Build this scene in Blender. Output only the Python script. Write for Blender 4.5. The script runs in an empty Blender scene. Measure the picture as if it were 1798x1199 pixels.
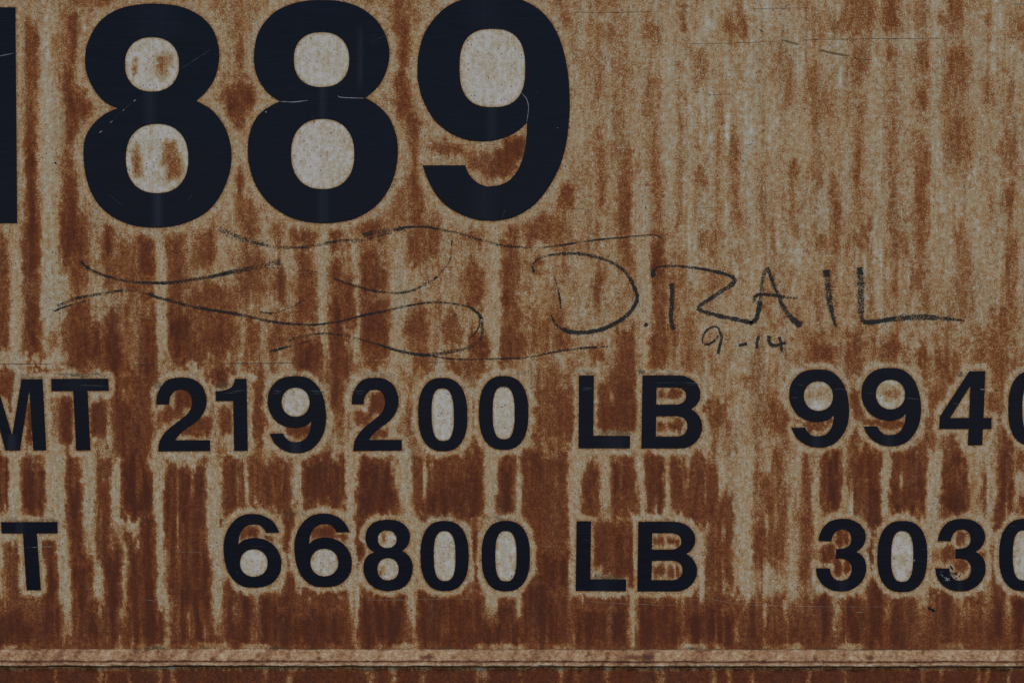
import bpy, math, random
import numpy as np

# ------------------------------------------------------------------ scale
S = 0.000586            # metres per photo pixel on the car side (9 inch number = 390 px)
Z0 = 1.70               # height of the picture centre above the rail
def wx(px): return (px - 899.0) * S
def wz(py): return -(py - 599.5) * S          # relative to Z0

# ------------------------------------------------------------------ camera, sky, sun, exposure
scene = bpy.context.scene
DIST = 2.40
cam = bpy.data.cameras.new('camera')
cam.lens = 36.0 * DIST / (1798 * S)
cam.sensor_width = 36.0
cam.clip_start = 0.05
cam.clip_end = 500
camo = bpy.data.objects.new('camera', cam)
camo.location = (0, -DIST, Z0)
camo.rotation_euler = (math.radians(90), 0, 0)
scene.collection.objects.link(camo)
scene.camera = camo

SUN_EL, SUN_AZ = 50.0, 140.0          # compass azimuth measured like the sky texture (clockwise from +Y)
world = bpy.data.worlds.new('World')
scene.world = world
world.use_nodes = True
wn = world.node_tree
wn.nodes.clear()
wo = wn.nodes.new('ShaderNodeOutputWorld')
wb = wn.nodes.new('ShaderNodeBackground')
sky = wn.nodes.new('ShaderNodeTexSky')
sky.sky_type = 'NISHITA'
sky.sun_disc = False
sky.sun_elevation = math.radians(SUN_EL)
sky.sun_rotation = math.radians(SUN_AZ)
sky.dust_density = 0.2
wb.inputs['Strength'].default_value = 0.07
wn.links.new(sky.outputs[0], wb.inputs[0])
wn.links.new(wb.outputs[0], wo.inputs[0])

sl = bpy.data.lights.new('sun', 'SUN')
sl.energy = 1.5
sl.angle = math.radians(14)
sl.color = (1.0, 0.95, 0.88)
so = bpy.data.objects.new('sun', sl)
# direction towards the sun
az, el = math.radians(SUN_AZ), math.radians(SUN_EL)
import mathutils
dvec = mathutils.Vector((math.sin(az) * math.cos(el), math.cos(az) * math.cos(el), math.sin(el)))
so.rotation_euler = dvec.to_track_quat('Z', 'Y').to_euler()
so.location = dvec * 20
scene.collection.objects.link(so)

vs = scene.view_settings
vs.view_transform = 'Standard'
vs.look = 'None'
vs.gamma = 1.0
vs.use_curve_mapping = False
vs.exposure = 0.45

# ------------------------------------------------------------------ node helpers
class NT:
    def __init__(self, name):
        self.m = bpy.data.materials.new(name)
        self.m.use_nodes = True
        self.t = self.m.node_tree
        self.t.nodes.clear()
        self.out = self.t.nodes.new('ShaderNodeOutputMaterial')
    def n(self, typ, **kw):
        nd = self.t.nodes.new(typ)
        for k, v in kw.items():
            setattr(nd, k, v)
        return nd
    def link(self, a, b): self.t.links.new(a, b)
    def put(self, sock, v):
        if hasattr(v, 'is_output'): self.link(v, sock)
        else: sock.default_value = v
    def math(self, op, a, b=0.0, c=None, clamp=False):
        nd = self.n('ShaderNodeMath', operation=op, use_clamp=clamp)
        self.put(nd.inputs[0], a)
        self.put(nd.inputs[1], b)
        if c is not None: self.put(nd.inputs[2], c)
        return nd.outputs[0]
    def noise(self, vec, scale, detail=2.0, rough=0.5, dist=0.0):
        nd = self.n('ShaderNodeTexNoise')
        self.link(vec, nd.inputs['Vector'])
        nd.inputs['Scale'].default_value = scale
        nd.inputs['Detail'].default_value = detail
        nd.inputs['Roughness'].default_value = rough
        nd.inputs['Distortion'].default_value = dist
        return nd.outputs['Fac']
    def mix(self, f, a, b):
        nd = self.n('ShaderNodeMix', data_type='RGBA')
        self.put(nd.inputs[0], f)
        self.put(nd.inputs[6], a)
        self.put(nd.inputs[7], b)
        return nd.outputs[2]
    def ramp(self, fac, stops):
        nd = self.n('ShaderNodeValToRGB')
        cr = nd.color_ramp
        while len(cr.elements) < len(stops): cr.elements.new(0.5)
        for e, (p, c) in zip(cr.elements, stops):
            e.position = p
            e.color = (c[0], c[1], c[2], 1)
        self.link(fac, nd.inputs[0])
        return nd.outputs[0]
    def sstep(self, v, lo, hi, t0=0.0, t1=1.0):
        nd = self.n('ShaderNodeMapRange', interpolation_type='SMOOTHSTEP')
        self.put(nd.inputs['Value'], v)
        nd.inputs['From Min'].default_value = lo
        nd.inputs['From Max'].default_value = hi
        nd.inputs['To Min'].default_value = t0
        nd.inputs['To Max'].default_value = t1
        return nd.outputs['Result']
    def pxvec(self, sx=1.0, sz=1.0):
        """texture space measured in photo pixels on the sheet"""
        g = self.n('ShaderNodeNewGeometry')
        v = self.n('ShaderNodeVectorMath', operation='MULTIPLY')
        self.link(g.outputs['Position'], v.inputs[0])
        v.inputs[1].default_value = (sx / S, 1 / S, sz / S)
        return v.outputs[0]
    def attr(self, name):
        a = self.n('ShaderNodeAttribute', attribute_name=name)
        return a.outputs['Fac']
    def principled(self, color, rough, spec=0.4, bump=None, bstr=0.2, bdist=0.0003):
        b = self.n('ShaderNodeBsdfPrincipled')
        self.put(b.inputs['Base Color'], color)
        self.put(b.inputs['Roughness'], rough)
        self.put(b.inputs['Specular IOR Level'], spec)
        if bump is not None:
            bn = self.n('ShaderNodeBump')
            bn.inputs['Strength'].default_value = bstr
            bn.inputs['Distance'].default_value = bdist
            self.link(bump, bn.inputs['Height'])
            self.link(bn.outputs[0], b.inputs['Normal'])
        self.link(b.outputs[0], self.out.inputs[0])
        return b

RUST = [(0.00, (.640, .600, .560)), (0.12, (.525, .442, .325)), (0.26, (.460, .318, .168)),
        (0.40, (.390, .198, .076)), (0.54, (.285, .108, .042)), (0.76, (.182, .058, .027)),
        (1.00, (.092, .030, .019))]

def rust_material(name, pinholes=True):
    t = NT(name)
    P = t.pxvec()
    PV = t.pxvec(1.0, 0.16)
    V = t.attr('rust')
    grain = t.noise(P, 0.40, 3.0, 0.75)
    mid = t.noise(P, 0.11, 4.0, 0.62)
    ver = t.noise(PV, 0.16, 3.0, 0.6)
    fleck = t.noise(P, 0.15, 6.0, 0.88)
    amp = t.sstep(V, 0.62, 0.95, 1.0, 0.50)
    g = t.math('MULTIPLY', t.math('SUBTRACT', grain, 0.5), t.sstep(V, 0.08, 0.45, 0.7, 1.75))
    m = t.math('MULTIPLY', t.math('SUBTRACT', mid, 0.5), 0.62)
    v = t.math('MULTIPLY', t.math('SUBTRACT', ver, 0.5), 0.30)
    fl = t.math('MULTIPLY', t.math('SUBTRACT', fleck, 0.5), t.sstep(V, 0.12, 0.40, 0.15, 1.35))
    s = t.math('ADD', t.math('ADD', g, m), t.math('ADD', v, fl))
    salt = t.math('MULTIPLY', t.sstep(t.noise(P, 0.50, 1.0, 0.5), 0.60, 0.72, 0.0, -0.42),
                  t.math('MULTIPLY', t.sstep(t.noise(P, 0.03, 3.0, 0.6), 0.40, 0.60), t.sstep(V, 0.98, 0.60)))
    vn = t.math('ADD', t.math('ADD', V, salt), t.math('MULTIPLY', s, amp), clamp=True)
    col = t.ramp(vn, RUST)
    # the old paint is greyer in some runs and more ochre in others
    hue = t.noise(PV, 0.045, 4.0, 0.6)
    hm = t.n('ShaderNodeMix', data_type='RGBA', blend_type='MULTIPLY')
    hm.inputs[0].default_value = 1.0
    t.link(col, hm.inputs[6])
    t.link(t.ramp(hue, [(0.34, (.93, .97, .98)), (0.50, (1, .96, .90)), (0.66, (1.0, .90, .76))]), hm.inputs[7])
    col = t.mix(t.sstep(V, 0.13, 0.24), col, hm.outputs[2])
    # brown grime along ledges and glue lines
    d = t.attr('dirt')
    dn = t.math('MULTIPLY', d, t.sstep(t.noise(P, 0.25, 3.0, 0.6), 0.32, 0.52), clamp=True)
    col = t.mix(dn, col, (.085, .062, .036, 1))
    # pinholes in the paint
    vo = t.n('ShaderNodeTexVoronoi')
    t.link(P, vo.inputs['Vector'])
    vo.inputs['Scale'].default_value = 0.17
    sel = t.n('ShaderNodeSeparateColor')
    t.link(vo.outputs['Color'], sel.inputs[0])
    rad = t.sstep(sel.outputs[0], 0.35, 1.0, 0.0, 0.24)
    hole = t.math('LESS_THAN', vo.outputs['Distance'], rad)
    pale = t.sstep(V, 0.30, 0.62, 0.78, 0.0)
    col = t.mix(t.math('MULTIPLY', hole, pale), col, (.050, .034, .022, 1))
    rough = t.sstep(V, 0.1, 0.7, 0.55, 0.92)
    spec = t.sstep(V, 0.1, 0.7, 0.20, 0.04)
    bh = t.math('ADD', t.math('MULTIPLY', grain, 0.8), t.math('MULTIPLY', mid, 0.9))
    t.principled(col, rough, spec, bh, 0.35, 0.0004)
    return t.m

def vinyl_material():
    t = NT('black_vinyl')
    P = t.pxvec()
    PH = t.pxvec(0.03, 1.0)
    PV = t.pxvec(1.0, 0.01)
    sc = t.attr('painted_sheen')
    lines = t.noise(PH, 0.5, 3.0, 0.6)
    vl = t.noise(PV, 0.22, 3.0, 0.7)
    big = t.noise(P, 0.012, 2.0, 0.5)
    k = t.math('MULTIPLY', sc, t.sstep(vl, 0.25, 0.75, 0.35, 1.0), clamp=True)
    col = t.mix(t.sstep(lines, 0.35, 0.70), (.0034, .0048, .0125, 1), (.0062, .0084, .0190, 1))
    col = t.mix(k, col, (.026, .032, .052, 1))  # soft vertical sheen, painted as a lighter blue base colour
    rough = t.math('ADD', t.sstep(lines, 0.3, 0.7, 0.17, 0.25), t.math('MULTIPLY', big, 0.06))
    bh = t.math('ADD', t.math('MULTIPLY', lines, 0.5), t.math('MULTIPLY', t.noise(P, 0.3, 2.0), 0.3))
    t.principled(col, rough, 0.13, bh, 0.10, 0.0002)
    return t.m

def plain(name, c, rough=0.8, var=0.35, scale=0.3):
    t = NT(name)
    P = t.pxvec()
    n = t.noise(P, scale, 3.0, 0.6)
    d = tuple(x * (1 - var) for x in c) + (1,)
    l = tuple(min(1, x * (1 + var)) for x in c) + (1,)
    t.principled(t.mix(t.sstep(n, .3, .7), d, l), rough, 0.2)
    return t.m

def crayon_material():
    t = NT('black_grease_crayon')
    P = t.pxvec()
    a = t.attr('dens')
    n = t.math('ADD', t.math('MULTIPLY', t.math('SUBTRACT', t.noise(P, 0.42, 2.0, 0.7), .5), 2.2),
               t.math('MULTIPLY', t.math('SUBTRACT', t.noise(P, 0.07, 2.0, 0.5), .5), .7))
    cov = t.sstep(t.math('ADD', a, n), 0.35, 0.85)
    b = t.n('ShaderNodeBsdfPrincipled')
    b.inputs['Base Color'].default_value = (.026, .027, .028, 1)
    b.inputs['Roughness'].default_value = 0.7
    b.inputs['Specular IOR Level'].default_value = 0.15
    tr = t.n('ShaderNodeBsdfTransparent')
    mx = t.n('ShaderNodeMixShader')
    t.link(t.math('MULTIPLY', cov, 0.90), mx.inputs[0])
    t.link(tr.outputs[0], mx.inputs[1])
    t.link(b.outputs[0], mx.inputs[2])
    t.link(mx.outputs[0], t.out.inputs[0])
    return t.m

M_RUST = rust_material('weathered_paint_and_rust')
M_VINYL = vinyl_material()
M_WHITE = plain('scratch_white', (.33, .34, .36), 0.6, 0.2)
M_FAINT = plain('scratch_faint', (.06, .066, .085), 0.5, 0.3)
M_DARK = plain('scratch_dark', (.060, .035, .022), 0.8, 0.4)
M_GOUGE = plain('gouge_brown', (.20, .120, .050), 0.8, 0.45)
M_PALE = plain('scrape_pale', (.33, .24, .16), 0.8, 0.4)
M_BLACK = plain('pit_black', (.012, .009, .008), 0.8, 0.3)
M_CRAYON = crayon_material()

# ------------------------------------------------------------------ outlines
def crom(pts, closed, step=4):
    """Catmull-Rom through (x, y[, corner]) points"""
    n = len(pts)
    out = []
    segs = n if closed else n - 1
    for i in range(segs):
        p1, p2 = pts[i], pts[(i + 1) % n]
        c1 = len(p1) > 2 or (not closed and i == 0)
        c2 = len(p2) > 2 or (not closed and i == n - 2)
        p0 = p1 if c1 else pts[(i - 1) % n]
        p3 = p2 if c2 else pts[(i + 2) % n]
        if len(p1) > 2 and len(p2) > 2:
            out.append((p1[0], p1[1]))
            continue
        for k in range(step):
            u = k / step
            o = []
            for a in (0, 1):
                o.append(.5 * (2 * p1[a] + (p2[a] - p0[a]) * u + (2 * p0[a] - 5 * p1[a] + 4 * p2[a] - p3[a]) * u * u
                               + (3 * p1[a] - p0[a] - 3 * p2[a] + p3[a]) * u ** 3))
            out.append(tuple(o))
    if not closed:
        out.append((pts[-1][0], pts[-1][1]))
    return out

def sup(cx, cy, a, b, n=2.3, k=56, shear=0.0):
    o = []
    for i in range(k):
        t = 2 * math.pi * i / k
        c, s = math.cos(t), math.sin(t)
        y = b * math.copysign(abs(s) ** (2 / n), s)
        o.append((cx + a * math.copysign(abs(c) ** (2 / n), c) + shear * y, cy + y))
    return o

def C(*p): return crom([tuple(q) for q in p], True)

def place(loops, f, ox, oy):
    return [[(ox + x * f, oy + y * f) for x, y in l] for l in loops]

def refit(loops, src, dst):
    sx = (dst[1] - dst[0]) / (src[1] - src[0])
    sy = (dst[3] - dst[2]) / (src[3] - src[2])
    return [[(dst[0] + (x - src[0]) * sx, dst[2] + (y - src[2]) * sy) for x, y in l] for l in loops]

# big car number
BIG8A = [C((780,20),(900,33),(1000,78),(1065,145),(1095,230),(1098,310),(1075,400),(1030,465),(985,507,1),(1060,550),
           (1120,625),(1152,705),(1161,790),(1148,880),(1100,990),(1020,1075),(900,1127),(780,1141),(660,1128),(555,1080),
           (480,1005),(435,900),(419,780),(428,690),(470,620),(530,570),(590,543,1),(530,515),(475,455),(437,375),(427,310),
           (435,230),(470,150),(520,90),(600,45),(690,25)),
         sup(762.5, 323.5, 135.5, 136.5, 2.25), sup(788, 795, 156.5, 173.5, 2.3)]
BIG8B = [C((430,1),(520,8),(610,35),(690,90),(745,165),(770,250),(768,320),(745,395),(705,455),(650,503,1),(715,545),
           (770,605),(805,690),(815,775),(805,870),(770,970),(700,1060),(600,1120),(500,1142),(425,1146),(340,1138),(240,1105),
           (150,1040),(85,950),(52,850),(45,770),(52,690),(85,610),(135,560),(210,521,1),(150,480),(100,410),(78,335),(77,270),
           (88,200),(120,130),(180,65),(260,25),(340,6)),
         sup(423, 307, 142, 141, 2.3), sup(429, 791, 162, 180, 2.3)]
BIG9 = [C((430,-22),(520,-14),(600,12),(680,65),(745,150),(785,250),(810,370),(820,500),(818,600),(805,720),(775,840),
          (720,950),(640,1050),(545,1110),(470,1130),(410,1134),(330,1125),(230,1085),(150,1020),(95,930),(65,849,1),
          (284,849,1),(300,890),(340,935),(385,955),(410,957),(460,950),(510,925),(555,870),(585,790),(598,700),(601,630,1),
          (560,668),(500,702),(430,722),(370,726),(290,718),(200,680),(120,610),(65,510),(42,420),(38,350),(45,270),(75,170),
          (130,90),(190,35),(270,-2),(350,-20)),
        sup(423, 350, 168.5, 201, 2.6)]
ONE = [C((27.3,13.3,1),(30.5,392,1),(-44,392,1),(-46,132,1),(-118,132,1),(-118,86,1),(-96,84),(-70,70),(-50,42),(-42,13.3,1))]
# small templates
S2 = [C((127,358,1),(129,300),(150,230),(200,160),(260,125),(350,115),(430,122),(500,155),(550,210),(578,290),(580,350),
        (565,410),(530,470),(480,520),(420,560),(360,605),(320,648),(298,680,1),(612,680,1),(612,778,1),(143,782,1),(148,720),
        (170,660),(210,605),(270,550),(340,500),(400,450),(435,400),(448,350),(445,300),(420,250),(380,228),(345,224),
        (300,235),(265,270),(247,310),(243,358,1))]
S1 = [C((836,127,1),(941,127,1),(952,776,1),(829,776,1),(820,328,1),(664,327,1),(662,240,1),(700,237),(750,228),(800,205),(825,170))]
S9 = [C((1390,104),(1470,112),(1540,150),(1600,220),(1640,320),(1657,430),(1655,530),(1635,620),(1590,700),(1530,760),
        (1460,790),(1400,797),(1320,788),(1240,750),(1185,695),(1150,622,1),(1270,619,1),(1290,655),(1330,690),(1375,697),
        (1430,690),(1475,660),(1505,610),(1518,560),(1523,512,1),(1480,548),(1420,567),(1370,571),(1300,560),(1220,520),
        (1165,455),(1135,380),(1131,320),(1140,250),(1180,180),(1240,130),(1310,108))]
B9 = (1131, 1657, 104, 797)
B2 = (127, 612, 115, 782)
def nine(box, c): return refit(S9, B9, box) + [sup(*c, 2.1)]
def six(box, c):
    l = [[(B9[1] - (x - B9[0]), B9[3] - (y - B9[2])) for x, y in q] for q in S9]
    return refit(l, B9, box) + [sup(*c, 2.1)]
def zero(x0, x1, y0, y1, a0, a1, b0, b1, sh=0.012):
    return [sup((x0+x1)/2, (y0+y1)/2, (x1-x0)/2 - abs(sh)*20, (y1-y0)/2, 2.45, 72, sh),
            sup((a0+a1)/2, (b0+b1)/2, (a1-a0)/2, (b1-b0)/2, 2.7, 56, sh)]
SB = [C((888,122,1),(1300,122),(1400,145),(1480,195),(1530,270),(1540,330),(1530,400),(1490,460),(1438,500,1),(1500,550),
        (1545,620),(1561,690),(1550,770),(1510,850),(1440,910),(1370,938),(1290,943,1),(875,943,1)),
      C((1047,257,1),(1270,257,1),(1335,272),(1372,310),(1381,355),(1368,400),(1325,436),(1270,450,1),(1043,450,1)),
      C((1043,581,1),(1270,579,1),(1340,595),(1382,637),(1394,690),(1380,750),(1335,796),(1270,810,1),(1038,809,1))]
S3 = [C((265,418,1),(270,360),(310,265),(380,190),(460,155),(570,142),(670,155),(760,200),(825,275),(848,360),(838,430),
        (800,500),(733,550,1),(790,590),(835,650),(855,740),(845,830),(800,920),(730,985),(640,1030),(540,1040),(430,1025),
        (330,970),(265,890),(238,810),(232,755,1),(405,757,1),(415,820),(450,875),(500,903),(545,907),(610,890),(655,840),
        (675,770),(665,710),(625,660),(560,638),(480,636,1),(480,517,1),(550,512),(620,490),(660,440),(668,380),(650,320),
        (610,285),(560,277),(500,290),(455,330),(432,380),(425,420,1))]
f1, f2, f3 = 350/1798, 280/1798, 240/1693
T1 = [[(602,165),(1268,163),(1275,305),(1026,307),(1060,1000),(893,1002),(857,308),(605,310)]]
T2 = [[(12,184),(711,182),(716,322),(458,325),(508,1025),(332,1025),(285,325),(22,322)]]
MM = [[(252,172),(500,168),(543,1001),(391,1002),(345,305),(235,1002),(65,1002),(-124,300),(-135,1002),(-290,1002),(-300,175),(-52,175),(143,825)]]
L1 = [[(172,122),(340,121),(333,800),(748,802),(745,942),(166,942)]]
L2 = [[(146,157),(308,157),(300,810),(705,813),(702,945),(135,942)]]
FOUR = [[(545,143),(733,143),(714,688),(806,688),(806,818),(705,820),(698,1007),(530,1009),(537,818),(193,818),(203,670)],
        [(560,312),(545,688),(322,690)]]
SM8 = refit(BIG8B[:1], (45,815,1,1146), (100,572,118,800)) + [sup(327,305,89,84,2.2), sup(335,592,101,106,2.2)]

ROW_NUM, ROW_LMT, ROW_LT = 'car number', 'load limit line', 'light weight line'
GLYPHS = [  # kind, char, outlines in photo pixels, label, group
 ('digit','1', ONE, 'big black 1 cut off by the left edge, first of the car number'),
 ('digit','8', place(BIG8A, 440/1256, 0, 0), 'big black 8 with dashed white scratch, left of the two'),
 ('digit','8', place(BIG8B, 300/877, 420, 0), 'big black 8 in the middle with clean pale holes'),
 ('digit','9', place(BIG9, 300/877, 720, 0), 'big black 9 at the right end of the car number'),
 ('letter','M', place(MM, 240/1599, 0, 640), 'black M cut off by the left edge'),
 ('letter','T', place(T1, 240/1599, 0, 640), 'black T right after the M in the upper weight line'),
 ('digit','2', place(S2, f1, 250, 640), 'small black 2 that starts 219200'),
 ('digit','1', place(S1, f1, 250, 640), 'small black 1 between the 2 and the 9'),
 ('digit','9', place(nine(B9, (1383,338,126,131)), f1, 250, 640), 'small black 9 that ends 219'),
 ('digit','2', place(refit(S2, B2, (91,543,117,778)), f1, 600, 640), 'small black 2 right of 219'),
 ('digit','0', place(zero(690,1135,118,780,812,1012,213,687,.016), f1, 600, 640), 'first 0 of 219200'),
 ('digit','0', place(zero(1238,1685,102,767,1363,1560,198,672,.004), f1, 600, 640), 'last 0 of 219200'),
 ('letter','L', place(L1, f2, 990, 640), 'black L of the upper LB'),
 ('letter','B', place(SB, f2, 990, 640), 'black B of the upper LB'),
 ('digit','9', place(nine((173,872,122,1035), (514,433,170,173)), 270/1798, 1360, 630), 'first 9 of the line ending at the right edge'),
 ('digit','9', place(nine((1018,1712,105,1020), (1356,415,170,173)), 270/1798, 1360, 630), 'second 9, left of the 4'),
 ('digit','4', place(FOUR, 178/1186, 1620, 630), 'only black 4'),
 ('digit','0', place(zero(1002,1580,137,1015,1168,1420,270,890,-.004), 178/1186, 1620, 630), '0 cut off by the right edge beside the 4'),
 ('letter','T', place(T2, f3, 0, 890), 'black T alone in the lower left'),
 ('digit','6', place(six((142,770,72,873), (470,606,150,150)), 290/1798, 370, 890), 'first 6 of 66800'),
 ('digit','6', place(six((913,1537,68,868), (1238,601,151,150)), 290/1798, 370, 890), 'second 6 of 66800'),
 ('digit','8', place(SM8, 330/1798, 620, 890), 'small black 8 of 66800'),
 ('digit','0', place(zero(645,1107,130,800,773,980,228,705,.008), 330/1798, 620, 890), 'first 0 of 66800'),
 ('digit','0', place(zero(1230,1693,130,803,1361,1564,228,708,.002), 330/1798, 620, 890), 'last 0 of 66800'),
 ('letter','L', place(L2, f2, 990, 890), 'black L of the lower LB'),
 ('letter','B', place(refit(SB, (875,1561,122,943), (829,1503,163,948)), f2, 990, 890), 'black B of the lower LB'),
 ('digit','3', place(S3, f3, 1400, 890), 'first 3 of the lower right number'),
 ('digit','0', place(zero(992,1610,168,1050,1163,1437,295,922,-.008), f3, 1400, 890), '0 between the two 3s with a white nick'),
 ('digit','3', place([[(x-74, y) for x, y in S3[0]]], f3, 1620, 890), 'chipped 3 with scratches on its lower hook'),
 ('digit','0', place(zero(948,1566,143,1037,1118,1400,285,905,-.008), f3, 1620, 890), '0 cut off by the lower right edge'),
]
# ------------------------------------------------------------------ rust map (boxes read off the sheet, 3 units = 1 photo pixel)
K = 600 / 1798
CROPS = {1: (0, 0), 2: (600, 0), 3: (1198, 0), 4: (0, 380), 5: (600, 380), 6: (1198, 380), 7: (0, 780), 8: (600, 780), 9: (1198, 780)}
NEG = {
1: "210,290,60,1200,90 90,115,50,1200,50",
2: "1680,1750,60,900,80 1550,1590,200,1200,40 1500,1560,560,700,60 1300,1600,70,115,50 1200,1260,560,1200,35",
3: "350,400,20,200,60 30,50,200,1200,40 130,200,200,450,50 300,390,700,1200,70 600,660,560,1100,60 830,890,580,1100,60 985,1050,380,950,60 1300,1370,260,900,60 1150,1210,300,700,50 1530,1590,180,1200,55 900,1590,170,230,60 350,700,50,95,60 540,600,570,700,60 210,540,380,700,40",
4: "50,110,100,720,85 210,300,200,600,85 210,350,0,480,80 815,880,100,740,85 0,340,740,790,90 640,740,600,760,50 960,1060,780,850,70 1670,1730,60,640,75 480,530,100,600,40 1390,1430,0,240,50",
5: "770,840,30,740,75 60,100,150,740,70 250,340,100,800,55 540,640,150,500,35 1570,1620,180,760,70 1380,1460,100,700,40 1200,1320,250,600,35",
6: "340,400,80,700,50 820,850,60,600,50 280,370,520,1200,50 1540,1600,60,560,40 640,720,450,600,40 1180,1230,150,300,40",
7: "45,115,40,380,90 240,350,40,380,85 440,510,80,420,75 470,540,400,860,60 590,640,60,400,85 640,680,500,950,65 780,880,100,500,85 820,900,480,860,75 1090,1170,80,680,85 1120,1180,680,1040,80 300,360,450,780,85 320,400,760,1050,85 1540,1590,80,320,80 860,900,860,1060,55 640,740,370,450,60 700,740,450,520,50 1320,1370,780,1000,60 1230,1260,800,1000,40 480,540,800,1050,40 900,1040,50,110,90",
8: "20,80,40,380,85 280,370,60,340,65 740,830,60,360,85 910,960,200,380,40 1190,1270,60,390,75 1350,1420,60,360,50 1560,1600,100,380,60 1690,1730,100,360,60 40,90,700,1060,60 330,400,800,1050,70 760,830,790,960,80 910,970,790,930,75 1390,1420,800,1060,60 1500,1560,780,1060,80 1060,1130,830,880,60 600,640,830,1000,40 1190,1220,850,1050,50 1780,1800,850,1060,40",
9: "280,370,20,860,75 390,470,20,380,40 680,730,60,400,50 1040,1100,60,380,85 1290,1370,20,360,75 540,600,100,880,40 830,880,100,340,40 1500,1560,40,360,40 1600,1670,100,320,30 1740,1780,60,380,60 790,840,790,1010,85 940,980,790,900,50 1060,1120,820,920,60 1210,1300,800,1050,45 1430,1500,780,920,50 1560,1620,800,1020,60 1700,1740,800,1050,60 270,330,860,960,50 550,620,800,890,50 450,480,880,1000,40",
}
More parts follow.
